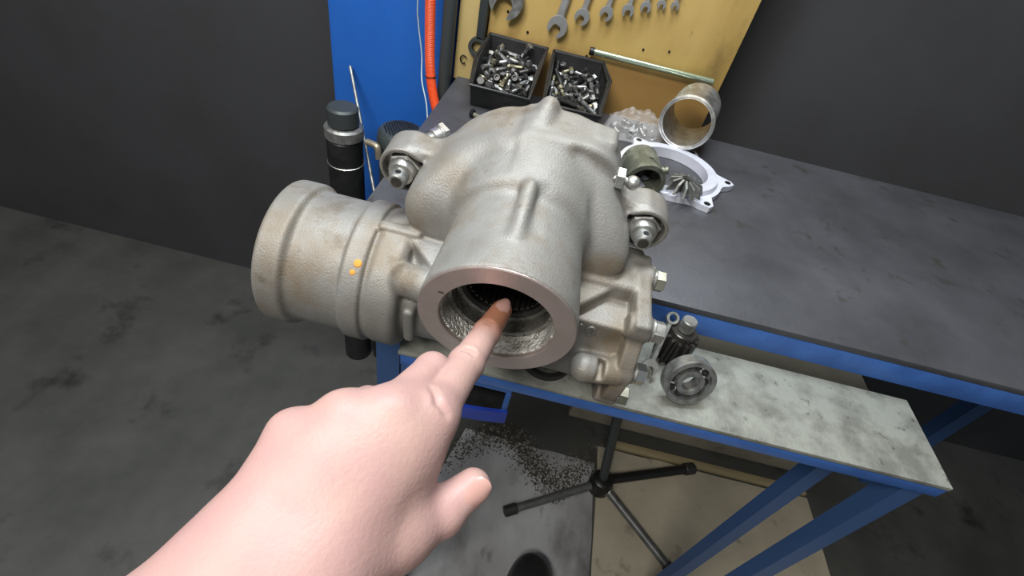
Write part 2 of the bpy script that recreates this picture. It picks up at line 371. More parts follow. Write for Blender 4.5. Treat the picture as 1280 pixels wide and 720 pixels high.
# rib on the nose
f = smin(f, g.cap((-.001, .028, .0535), (.000, .076, .0595), .0056, .0062), .005)
f = smax(f, -g.cap((.0135, .036, .0625), (.0135, .076, .0655), .006, .006), .006)
def polyz(poly, z0, z1, rd=.004):
    d = None
    if sum(poly[i][0]*poly[(i+1) % len(poly)][1]-poly[(i+1) % len(poly)][0]*poly[i][1] for i in range(len(poly))) < 0: poly = poly[::-1]
    for i in range(len(poly)):
        a = poly[i]; b_ = poly[(i+1) % len(poly)]; ex, ey = b_[0]-a[0], b_[1]-a[1]; l = math.hypot(ex, ey)
        e = ((g.X-a[0])*ey-(g.Y-a[1])*ex)/l
        d = e if d is None else smax(d, e, rd)
    return smax(d, np.abs(g.Z-(z0+z1)/2)-(z1-z0)/2, rd)
EU = {-1: .110, 1: .102}; EW = .013
for sx in (-1, 1):
    ce = .104 if sx < 0 else .099; pc = [(.02, -.030), (.084, -.030), (ce, -.006), (ce, .010), (ce-.028, .047), (.055, .060 if sx < 0 else .066), (.02, .060 if sx < 0 else .070)]
    c = g.polyy([(sx*p[0], p[1]) for p in (pc if sx > 0 else pc[::-1])], .076, .16, .018)
    c = smax(c, g.half((0, -1, .75), (0, .084, .02)), .016)
    f = smin(f, c, .005)
    # flat gusset between cheek and nose
    f = smin(f, polyz([(sx*.03, .13), (sx*.03, .036), (sx*.057, .040), (sx*.096, .080), (sx*.098, .13)], -.060, -.018, .003), .003)
    # ear with recessed seat
    e_ = EU[sx]
    ear = smin(g.cyly(.117, .148, sx*e_, EW, .0212, .0015), g.box((min(sx*.05, sx*e_), .121, EW-.016), (max(sx*.05, sx*e_), .148, EW+.0207), .004), .006)
    ear = smax(ear, -g.cyly(.06, .130, sx*e_, EW-.001, .0180, .001), .0015)
    ear = smax(ear, -g.box((min(sx*.082, sx*e_), .06, EW-.017), (max(sx*.082, sx*e_), .130, EW+.012), .005), .003)
    f = smin(f, ear, .004)
# axle tubes
tube = g.cylx(-.21, -.086, TV, TW, TR, .005)
tube = smin(tube, g.cylx(-.12, .112, TV, TW, .051, .004), .006)
tube = smin(tube, g.cylx(-.136, -.117, TV, TW, .0665, .003), .003)
tube = smin(tube, g.cylx(-.114, -.088, TV, TW, .0650, .006), .005)
tube = smin(tube, g.cylx(-.209, -.185, TV, TW, .0675, .004), .006)
f = smin(f, tube, .005)
f = smin(f, g.ell((0, .085, -.07), (.066, .056, .064)), .006)
# lug on the left of the nose, cast bars
f = smin(f, g.cap((-.04, .036, -.034), (-.081, .042, -.037), .0155, .0145), .004)
f = smin(f, g.box((-.117, .072, -.03), (-.080, .082, -.0135), .003), .003)
f = smin(f, g.box((-.080, .022, -.10), (-.070, .05, -.055), .004), .004)
# right-hand block, shoulder, lower pipe
f = smin(f, g.box((.04, .040, -.075), (.1145, .085, -.030), .003), .003)
f = smin(f, g.box((.05, .071, -.07), (.1145, .125, -.0125), .005), .003)
f = smin(f, g.cap((.080, .018, -.064), (.108, .0225, -.067), .0125, .0105), .008)
f = smax(f, -g.box((.090, .0, -.064), (.096, .026, -.030), .002), .003)
# end flange with bolt bosses
fl = g.cylx(.1065, .1205, TV, TW, .0665, .002)
fl = smin(fl, g.box((.1065, .0335, -.066), (.1205, .118, -.0125), .003), .003)
BOLTS = [(.096, -.021), (.043, -.025), (.0265, -.066), (.030, -.112), (.128, -.045), (.135, -.095)]
for (v, w_) in BOLTS: fl = smin(fl, g.cylx(.103, .1225, v, w_, .0105, .0015), .003)
f = smin(f, fl, .002)
# bore
f = smax(f, -g.cyly(-.03, .10, 0, 0, .0424, .001), .001)
V, F = g.mesh(f)
V = AO+V[:, :1]*AX+V[:, 1:2]*AA+V[:, 2:3]*AN
cast = mesh_np('casting', V, F, 'cast', axle)
xy = (AX, AN, AA)
# machined ring of the nose and the oily bore behind it
MB().rev([(.0420, .0045), (.0420, .001), (.0428, .0002), (.0568, 0), (.0576, .0006), (.0576, .0045)], W((0, NV, 0)), AA, 96, close=True, xy=xy).obj('machined_ring', 'machined', axle)
MB().rev([(.0421, .004), (.0408, .005), (.0406, .0195), (.0421, .0205)], W((0, NV, 0)), AA, 96, close=True, xy=xy).obj('wet_bore_wall', 'wet', axle)
MB().rev([(.0421, .003), (.0421, .020), (.0380, .0215), (.0380, .034), (.0352, .035), (.0352, .085), (.001, .087), (.001, .092), (.0427, .092)], W((0, NV, 0)), AA, 96, close=True, xy=xy).obj('bore_liner', 'bore', axle)
cage = MB().rev([(.0350, .0345), (.0335, .035), (.0315, .036), (.0315, .038), (.0352, .038), (.0352, .0345)], W((0, NV, 0)), AA, 72, close=True, xy=xy).obj('roller_cage', 'dark_steel', axle)
rl = MB().cyl(W((.0318, .032, 0)), W((.0318, .061, 0)), .0021, n=10, ch=.0004).obj('needle_roller', 'roller', cage)
me0 = rl.data
bpy.data.objects.remove(rl)
oc = AO-np.array(axle.location)
Rb = Matrix(((AX[0], AA[0], AN[0]), (AX[1], AA[1], AN[1]), (AX[2], AA[2], AN[2]))).to_4x4()
me0.transform(Matrix.Translation(Vector(tuple(-oc)))); me0.transform(Rb.inverted())
for k in range(38):
    o = bpy.data.objects.new('needle_roller', me0); COL.objects.link(o); o.parent = cage
    o.matrix_local = Matrix.Translation(Vector(tuple(oc))) @ Rb @ Matrix.Rotation(2*PI*k/38, 4, 'Y')
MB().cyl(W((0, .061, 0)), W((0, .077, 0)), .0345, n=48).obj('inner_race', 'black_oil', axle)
# dark scratch on the ring
MB().box(W((-.041, NV-.0001, .021)), (.004, .0006, .0012)).obj('scratch', 'mark', axle)
# studs with nuts in the ears
for sx in (-1, 1):
    c = (sx*EU[sx], .130, EW)
    s = MB().cyl(W((c[0], .131, c[2])), W((c[0], .100, c[2])), .0076, n=20, ch=.0012).obj('stud', 'old_steel', axle)
    MB().cyl(W((c[0], .104, c[2]+.0004)), W((c[0], .0995, c[2]+.0004)), .0046, n=14).obj('stud_socket', 'dark_steel', s)
    MB().rev([(.0072, 0), (.0185, 0), (.0185, -.0025), (.0072, -.0025)], W((c[0], .1305, c[2])), AA, 32, close=True, xy=xy).obj('washer', 'zinc', s)
    MB().hexa(W((c[0], .1285, c[2])), -AA, .0262, .010, .3).obj('nut', 'zinc', s, ang=20)
    MB().rev([(.0125, 0), (.0125, .002), (.0105, .007), (.0075, .0078)], W((c[0], .1185, c[2])), -AA, 28).obj('collar', 'zinc', s)
    MB().cyl(W((c[0], .1055, c[2]+.0079)), W((c[0], .1055, c[2]+.0068)), .0024, n=10).obj('pin_hole', 'black_oil', s)
# ball fitting on the right shoulder
fit = MB().cyl(W((.050, .129, .049)), W((.0655, .128, .0495)), .0062, n=16, ch=.001).obj('ball_fitting', 'zinc', axle)
MB().hexa(W((.0650, .128, .0495)), Wd((1, -.04, .03)), .0165, .007, .3).obj('hex_collar', 'zinc', fit, ang=20)
MB().rev([(.0035, 0), (.0033, .003), (.0045, .004), (.0058, .0065), (.006, .009), (.0052, .0115), (.003, .0135), (.0008, .014)], W((.0715, .1277, .0497)), Wd((1, -.04, .03)), 20).obj('ball', 'zinc', fit)
# flange bolts
for i, (v, w_) in enumerate(BOLTS):
    b = MB().cyl(W((.1225, v, w_)), W((.1250, v, w_)), .0098, n=24, ch=.0006).obj('flange_bolt', 'zinc', axle)
    MB().hexa(W((.1250, v, w_)), AX, .0165, .0085, .2+i*.35).obj('bolt_head', ('zinc_yellow', 'zinc', 'chrome')[i % 3], b, ang=20)
# cast characters on the front of the right-hand block
def text_mesh(body, size, depth):
    c = bpy.data.curves.new('characters', 'FONT'); c.body = body; c.size = size; c.extrude = depth; c.bevel_depth = depth*.4; c.resolution_u = 3
    o = bpy.data.objects.new('characters', c); COL.objects.link(o); bpy.context.view_layer.update()
    me = bpy.data.meshes.new_from_object(o.evaluated_get(bpy.context.evaluated_depsgraph_get())); bpy.data.objects.remove(o); return me
for body, q, sz in (('10', (.0635, .0394, -.047), .0185), ):
    me = text_mesh(body, sz, .0008); me.materials.append(M['cast'])
    o = bpy.data.objects.new('cast_number', me); COL.objects.link(o); o.parent = axle
    p = W(q)-np.array(axle.location)
    o.matrix_local = Matrix.Translation(Vector(tuple(p))) @ Matrix(((AX[0], AN[0], -AA[0]), (AX[1], AN[1], -AA[1]), (AX[2], AN[2], -AA[2]))).to_4x4()
# orange paint dabs on the left tube
for (u, a, r) in ((-.1225, 127, .0034), (-.125, 134, .0024)):
    a = math.radians(a); d = Wd((0, math.cos(a), math.sin(a)))
    MB().rev([(r, 0), (r*.8, .0006), (.0004, .0008)], W((u, TV, TW))+d*.0664, d, 14).obj('paint_dab', 'orange_paint', axle)

# ------------------------------------------------------------------ hand
def hand():
    tip, dip, pip, mcp = (-.0035, .2445, .948), (-.0095, .219, .949), (-.0168, .1855, .9535), (-.0262, .1375, .9650)
    mm, mp, md, mt = (-.0455, .128, .974), (-.0345, .170, .960), (-.040, .172, .936), (-.050, .149, .930)
    rm, rp, rd_, rtp = (-.067, .119, .974), (-.065, .145, .947), (-.066, .139, .927), (-.069, .124, .926)
    pm, pp, pd, ptp = (-.087, .107, .968), (-.085, .129, .945), (-.085, .124, .929), (-.086, .111, .929)
    wr, wl, el = (-.060, .052, .946), (-.088, .056, .950), (-.20, -.14, .915)
    tt, ti, tm, tc = (.0055, .1195, .9335), (-.0085, .1035, .930), (-.027, .087, .934), (-.047, .064, .940)
    g = Grid((-.235, -.18, .868), (.035, .262, 1.002), .00125)
    n = np.array
    FOLD = [(-.0284, .1138, 1.0141), (-.0226, .1099, 1.0099), (-.0163, .1063, 1.0061)]
    def chain(pts, rs, k=.003):
        d = None
        for i in range(len(pts)-1):
            e = g.cap(pts[i], pts[i+1], rs[i], rs[i+1]); d = e if d is None else smin(d, e, k)
        return d
    # back of the hand
    palm = g.cap(mcp, wr, .0130, .019)
    palm = smin(palm, g.cap(mm, wr, .0138, .021), .020)
    palm = smin(palm, g.cap(rm, wl, .0135, .020), .018)
    palm = smin(palm, g.cap(pm, wl, .013, .018), .012)
    palm = smin(palm, g.cap((-.04, .10, .951), (-.07, .085, .952), .016, .016), .014)
    palm = smin(palm, g.cap((-.036, .118, .961), (-.066, .098, .9625), .0165, .0165), .016)
    palm = smin(palm, g.cap(tc, tm, .021, .0175), .014)
    palm = smin(palm, g.cap(tm, mcp, .0095, .010), .014)
    arm = smin(g.cap(wr, el, .024, .038), g.cap(wl, el, .0235, .038), .02)
    body = smin(palm, arm, .014)
    thumb = chain([tm, ti, tt], [.0165, .0126, .0102])
    thumb = smin(thumb, g.ell(ti, (.0132, .0132, .0125)), .004)
    body = smin(body, thumb, .008)
    idx = chain([mcp, pip, dip, tip], [.0134, .0110, .0094, .0077])
    idx = smin(idx, g.ell(pip, (.0108, .0112, .0108)), .003)
    mid = chain([mm, mp, md, mt], [.0122, .0108, .0098, .0085])
    rng = chain([rm, rp, rd_, rtp], [.0118, .0105, .0094, .008])
    pnk = chain([pm, pp, pd, ptp], [.0105, .0092, .0082, .007])
    fing = smin(smin(idx, mid, .0015), smin(rng, pnk, .0015), .0015)
    f = smin(body, fing, .007)
    # fold of skin where the index finger leaves the back of the hand
    def surf(p):
        p = n(p, float)
        for _ in range(400):
            i = np.round((p-g.lo)/g.h).astype(int)
            if (i >= 0).all() and (i < g.n).all() and f[tuple(i)] < 0: break
            p = p+n((0, .68, -.73))*.0005
        return p
    q = [surf(p) for p in FOLD]
    for i in range(len(q)-1): f = smax(f, -g.cap(q[i]+n((0, -.0004, .0010)), q[i+1]+n((0, -.0004, .0010)), .0013, .0013), .003)
    # creases across the knuckles
    for c, d_, dz in ((pip, n(pip)-n(mcp), .0104), (dip, n(tip)-n(pip), .0092)):
        d_ = d_/np.linalg.norm(d_); side = np.cross(d_, (0, 0, 1)); side /= np.linalg.norm(side); upv = np.cross(side, d_)
        for o_ in (-.0022, 0, .0022):
            c0 = n(c)+upv*(dz+.0006)+d_*o_
            f = smax(f, -g.cap(c0-side*.004, c0+side*.004, .0008, .0008), .0012)
    return g.mesh(f), dict(tip=tip, dip=dip, tt=tt, ti=ti)
(HV, HF), HJ = hand()
person = thing('person', (-.07, .05, .94), 'bare left hand and forearm with index finger pointing into the casting nose', 'person')
mesh_np('hand', HV, HF, 'skin', person)
def nail(c, d, upv, w_, l_, r):
    d = np.array(d, float); d /= np.linalg.norm(d); s = np.cross(d, upv); s /= np.linalg.norm(s); u_ = np.cross(s, d)
    V = []; F = []; nu, nv = 9, 8
    for j in range(nv):
        t = j/(nv-1)
        for i in range(nu):
            a = (i/(nu-1)*2-1); ww = w_*(1-.25*t**6)*(1-.15*(1-t)**4)
            ll = l_*(t-.5)+(.0018*(1-a*a) if j == nv-1 else (-.0016*(1-a*a) if j == 0 else 0))
            V.append(np.array(c)+s*math.sin(a*w_/r)*r*ww/w_+u_*(math.cos(a*w_/r)*r+.0005)+d*ll)
    for j in range(nv-1):
        for i in range(nu-1): F.append((j*nu+i, j*nu+i+1, (j+1)*nu+i+1, (j+1)*nu+i))
    k = len(V); V += [p-u_*.0012 for p in V]; F += [tuple(k+q for q in f_[::-1]) for f_ in F]
    return MB().add(V, F).obj('fingernail', 'nail', person, ang=80)
t_, d_ = np.array(HJ['tip']), np.array(HJ['dip'])
nail(t_+(d_-t_)*.12, t_-d_, (.1, -.25, 1), .0058, .0125, .0078)
t_, d_ = np.array(HJ['tt']), np.array(HJ['ti'])
nail(t_+(d_-t_)*.06, t_-d_, (.50, -.32, .78), .0068, .0135, .0107)

# ------------------------------------------------------------------ shoe below
shoe = thing('shoe', (.19, .27, .004), 'black leather shoe toe on the floor below the stand', 'shoe')
gs = Grid((.12, .07, .0), (.27, .415, .135), .003)
sf = smin(gs.ell((.195, .345, .035), (.047, .062, .034)), gs.ell((.19, .26, .045), (.044, .10, .05)), .03)
sf = smin(sf, gs.ell((.185, .16, .05), (.038, .07, .055)), .03)
sf = smin(sf, gs.cap((.185, .165, .07), (.185, .16, .12), .036, .036), .03)
sf = smax(sf, gs.half((0, 0, -1), (0, 0, .020)), .002)
sf = smax(sf, gs.half((0, 0, 1), (0, 0, .125)), .002)
mesh_np('upper', *gs.mesh(sf), 'shoe', shoe)
sp = [(.195+.052*math.cos(a)*(1 if math.sin(a) > 0 else .85), (.335 if math.sin(a) > 0 else .155)+(.076 if math.sin(a) > 0 else .065)*math.sin(a)) for a in np.linspace(0, 2*PI, 40, endpoint=False)]
MB().prism(sp, (0, 0, .004), (1, 0, 0), (0, 1, 0), .02).obj('sole', 'sole', shoe)

# ------------------------------------------------------------------ floor coverings and things under the bench
def sheet(name, poly, z, th, m_): return MB().prism(poly, (0, 0, z), (1, 0, 0), (0, 1, 0), th).obj(name, m_)
def wavy(pts, amp, n=10):
    out = []
    for i, p in enumerate(pts):
        q = pts[(i+1) % len(pts)]
        for k in range(n):
            t = k/n; out.append((p[0]+(q[0]-p[0])*t+random.uniform(-amp, amp)*(k > 0), p[1]+(q[1]-p[1])*t+random.uniform(-amp, amp)*(k > 0)))
    return out
tag(sheet('floor_mat', wavy([(-.30, -.3), (.335, -.3), (.335, .68), (-.03, .69)], .003), .0, .003, 'mat'), 'worn grey sheet on the floor under the tripod left leg', 'floor mat')
tag(sheet('board_sheet', wavy([(.338, -.3), (.95, -.3), (.95, .735), (.342, .735)], .003), .0, .004, 'card'), 'brownish flat board sheet on the floor right of the grey sheet', 'board')
tag(MB().box((.66, .75, .007), (.57, .022, .014), bev=.002).obj('wood_batten', 'wood'), 'pale wooden batten on the floor behind the tripod', 'batten')
tag(MB().box((.60, .90, .17), (.70, .18, .34), bev=.006).obj('storage_crate', 'card', origin=(.6, .9, 0)), 'dull brown crate on the floor behind the pale batten', 'crate')
# oily grit under the bench
gm = MB()
for i in range(4500):
    x = random.gauss(.15, .13); y = random.gauss(.655+.05*math.sin(x*21), .028); r = random.uniform(.0007, .0034)*(1.8 if i % 60 == 0 else 1)
    if -.15 < x < .40 and abs(x-.345)+abs(y-.612) > .045:
        V = [(x+r*math.cos(a)*random.uniform(.6, 1.2), y+r*math.sin(a)*random.uniform(.6, 1.2), .003) for a in (0, 1.5, 3, 4.6)]+[(x, y, .003+r*random.uniform(.4, .8))]
        gm.add(V, [(0, 1, 4), (1, 2, 4), (2, 3, 4), (3, 0, 4), (3, 2, 1, 0)])
tag(gm.obj('oily_grit', 'debris', smooth=False), 'dark oily grit swept along the floor under the bench', 'grit', kind='stuff')
# tripod base
tri = thing('tripod_stand', (.345, .612, .004), 'dark steel tripod stand on the floor under the bench', 'tripod')
MB().rev([(.020, 0), (.030, .004), (.031, .03), (.026, .05), (.017, .056)], (.345, .612, .010), (0, 0, 1), 28).obj('hub', 'black_oil', tri)
MB().cyl((.345, .612, .05), (.252, .69, .60), .0115, n=18).obj('pole', 'post', tri)
for (a, b, m_, r) in (((.325, .602, .035), (.125, .496, .018), 'leg', .0098), ((.360, .60, .035), (.527, .449, .018), 'leg', .0098), ((.365, .625, .04), (.60, .725, .020), 'black_oil', .0125)):
    l = MB().cyl(a, b, r, n=16).obj('leg', m_, tri)
    a, b = np.array(a), np.array(b); d = (b-a)/np.linalg.norm(b-a)
    MB().cyl(b-d*.018, b+d*.014, r+.0035, n=16, ch=.002).obj('foot_cap', 'rubber', l)
cl = MB().rev([(.009, 0), (.014, 0), (.014, .014), (.009, .014)], (.358, .603, .034), (.8, -.6, -.1), 20, close=True).obj('clamp_ring', 'old_steel', tri)
# blue box under the stand
bx = thing('parts_box', (-.02, .345, .72), 'open blue plastic box hanging under the stand plate', 'box')
MB().box((-.030, .2945, .7845), (.112, .006, .007), bev=.001).obj('top_bar', 'blue', bx)
MB().box((.0235, .2945, .760), (.006, .006, .045), bev=.001).obj('side_bar', 'blue', bx)
MB().box((-.0835, .2945, .760), (.006, .006, .045), bev=.001).obj('side_bar', 'blue', bx)
MB().box((-.030, .346, .731), (.112, .10, .004)).obj('shade_toned_tray_floor', 'black_plastic', bx)  # floor of the blue box coloured black for the shade deep inside it
MB().box((-.030, .396, .762), (.112, .004, .050)).obj('back_panel', 'black_oil', bx)
lip = []
for t in np.linspace(0, 1, 12):
    lip.append((-.087+.115*t, .290-.006*math.sin(t*PI), .0))
V = []; F = []
for p in lip:
    V += [(p[0], p[1], .727), (p[0], p[1]+.010, .727), (p[0], p[1]+.004, .748), (p[0], p[1], .748)]
for i in range(11):
    for k in range(4): F.append((i*4+k, i*4+(k+1) % 4, i*4+4+(k+1) % 4, i*4+4+k))
F += [(3, 2, 1, 0), (44, 45, 46, 47)]
MB().add(V, F).obj('front_lip', 'blue_box', bx)

# ------------------------------------------------------------------ bins of loose fasteners (kind, x, y, z, euler)
HEAP1 = [(2,0.0137,0.0692,0.045,-0.28,-2.75,0.45),(2,-0.0137,0.0608,0.0429,1.84,-0.23,2.08),(3,0.0083,0.0515,0.0424,2.3,0.2,-1.61),(2,-0.014,0.0257,0.0417,-0.86,-0.29,1.7),(2,-0.0162,0.0105,0.0416,0.82,0.91,0.17),(4,-0.0365,-0.0238,0.0416,0.54,1.83,1.88),(2,0.0046,0.0312,0.0414,0.22,-1.21,0.59),(5,0.0182,0.0569,0.0411,2.31,0.02,1.54),(1,-0.0077,-0.0403,0.0404,1.28,-0.64,0.96),(0,-0.0188,0.0422,0.0399,0.9,-0.61,0.11),(0,0.0002,0.0509,0.0396,-1.55,-0.37,-0.34),(3,-0.0217,-0.0405,0.0391,-1.49,-2.34,-0.65),(0,0.024,0.0531,0.038,-0.97,-1.98,-0.25),(0,0.0058,0.0204,0.0368,-1.53,1.31,-1.17),(2,-0.0178,0.0695,0.0358,2.46,-0.31,1.32),(1,0.0145,-0.0126,0.0352,1.98,0.42,1.14),(2,0.0272,0.0179,0.0349,1.59,0.44,-0.6),(2,-0.0129,-0.0225,0.0347,1.68,-0.26,1.97),(4,-0.0342,-0.0343,0.0346,1.44,1.1,0.31),(5,-0.0091,0.0468,0.0344,-0.9,1.69,1.84),(2,-0.0387,0.0141,0.0343,2.75,0.27,0.46),(1,-0.012,-0.0462,0.0336,0.31,2.21,1.95),(1,-0.0315,0.0056,0.0334,-3.04,0.3,1.28),(1,0.0145,-0.0275,0.0332,-2.52,0.83,-0.77),(2,-0.0249,0.0395,0.0317,2.18,-0.13,2.02),(2,-0.0231,-0.0023,0.0316,-1.3,0.55,-0.95),(2,-0.0014,-0.0438,0.0316,-1.31,-0.14,-0.18),(2,-0.0209,-0.0542,0.0303,-2.29,-1.4,0.75),(1,-0.0001,0.01,0.0298,-2.74,1.09,0.24),(5,-0.0352,-0.0463,0.0296,0.24,2.37,-1.76),(0,-0.0392,0.0534,0.0291,1.54,0.46,-0.1),(0,0.0087,-0.0513,0.029,-0.51,1.19,1.08),(2,-0.0228,0.0596,0.0287,0.5,0.68,-2.6),(2,0.0122,0.0572,0.0286,1.67,-1.01,1.29),(3,0.037,-0.0206,0.0282,1.18,0.83,0.83),(1,0.015,0.0247,0.0279,2.09,-1.95,-0.41),(1,-0.0217,-0.0162,0.0279,0.43,-2.65,0.11),(1,0.0226,-0.0565,0.0275,1.5,2.73,-0.48),(5,0.0001,-0.0038,0.027,-0.11,0.5,2.94),(1,-0.0002,-0.0701,0.0269,1.84,-0.22,1.4),(5,-0.0003,0.0459,0.0269,-0.34,2.34,-1.35),(2,0.0159,-0.0075,0.0264,-1.82,0.7,2.06),(2,0.0381,-0.0511,0.0263,1.49,0.06,3.05),(2,0.0249,-0.0263,0.0262,1.1,1.38,2.16),(4,-0.0149,0.0217,0.0262,-1.27,0.62,0.11),(1,-0.0041,-0.031,0.025,1.5,-0.61,1.47),(1,0.0091,0.0148,0.0239,0.79,1.9,0.09),(3,0.0322,0.0109,0.0235,-0.79,2.68,0.28),(1,0.0306,0.0215,0.0232,0.83,-1.84,-0.9),(1,0.009,0.0463,0.022,-1.89,0.53,-0.8),(3,-0.0133,-0.0131,0.0215,0.66,0.78,1.31),(0,-0.0318,0.0564,0.0214,-1.22,-0.4,-3.08),(1,-0.0148,-0.0515,0.0213,-1.6,-2.75,-0.01),(4,0.0013,0.0094,0.0211,-0.44,1.86,1.65),(2,0.0387,0.0581,0.021,-0.71,-2.83,-0.43),(5,-0.0021,-0.0439,0.0209,0.06,2.66,1.61),(0,0.0393,0.0029,0.0207,0.08,-0.6,1.57),(0,0.0156,0.0641,0.0204,0.86,-2.57,-0.71),(2,-0.0257,0.0086,0.0203,-1.37,-0.21,0.06),(0,0.0201,0.0433,0.0203,-0.05,-2.48,-0.41),(2,-0.0211,0.0349,0.0199,1.46,0.27,-1.84),(3,0.0266,-0.0644,0.019,-0.34,-2.14,-0.4),(2,-0.0384,-0.044,0.0189,0.14,2.21,1.83),(1,0.0273,-0.0521,0.0178,1.49,0.1,-0.71),(1,0.0392,-0.0279,0.0177,-1.33,0.41,-0.04),(3,-0.0225,-0.0277,0.017,2.73,-0.72,-1.23),(0,0.0053,-0.0671,0.0165,-1.63,-0.0,-1.46),(2,0.0301,-0.0212,0.0164,0.75,1.34,1.94),(1,0.0061,-0.0538,0.0163,-0.67,-1.74,1.0),(1,0.0391,0.0277,0.0162,0.81,-2.68,0.55),(1,-0.0032,-0.0273,0.016,1.54,-0.69,-1.87),(3,-0.019,-0.0171,0.0157,2.42,-0.44,0.88),(0,0.0253,0.0604,0.0155,-2.07,-1.05,0.83),(0,0.0156,-0.0266,0.0155,1.17,2.95,-0.53),(4,-0.0327,-0.0263,0.0154,0.03,3.04,0.62),(1,-0.0053,-0.0087,0.0153,-2.05,0.19,1.91),(2,0.0251,0.0354,0.0151,-1.6,0.77,-0.99),(1,0.0202,0.0151,0.0151,1.35,1.43,-1.77),(5,0.0031,0.0301,0.015,-0.2,1.82,-0.85),(0,-0.0086,0.0009,0.0146,-0.4,2.92,-0.96),(0,-0.0233,0.0641,0.0142,-0.46,0.65,0.24),(5,-0.0022,0.0414,0.0141,-2.62,0.02,-0.11),(0,-0.0363,0.0244,0.014,-1.32,0.47,-2.86),(3,0.039,-0.0539,0.0139,-1.44,0.27,1.14),(1,-0.0256,-0.0345,0.0136,-0.86,-2.91,-0.38),(0,0.0305,0.0002,0.0135,0.42,-0.85,-1.27),(3,0.0058,-0.0187,0.0133,-1.57,-1.08,1.25),(1,0.0042,0.0701,0.013,-2.98,0.08,0.33),(1,-0.0388,-0.0697,0.0128,-0.02,-3.08,0.79),(5,-0.0007,-0.0372,0.0128,-0.56,-1.06,-1.58),(4,-0.001,0.0596,0.0126,-0.42,-1.72,2.41),(2,-0.0324,-0.0549,0.0123,-1.11,2.86,0.58),(0,-0.0125,-0.0475,0.0119,1.52,-0.0,1.76),(1,-0.0292,-0.0176,0.0114,-2.77,-0.66,-0.86),(1,0.0306,-0.0702,0.011,-1.09,-1.33,1.22),(1,0.0153,0.0067,0.0106,-0.83,-2.88,-0.36),(1,-0.0157,0.044,0.0097,-1.21,1.5,-0.6),(4,-0.0267,0.0163,0.0095,-2.31,0.96,0.34),(3,-0.0278,0.0322,0.0092,-1.57,-1.05,1.98),(5,-0.0354,0.0004,0.0088,-1.32,-2.89,-0.5)]
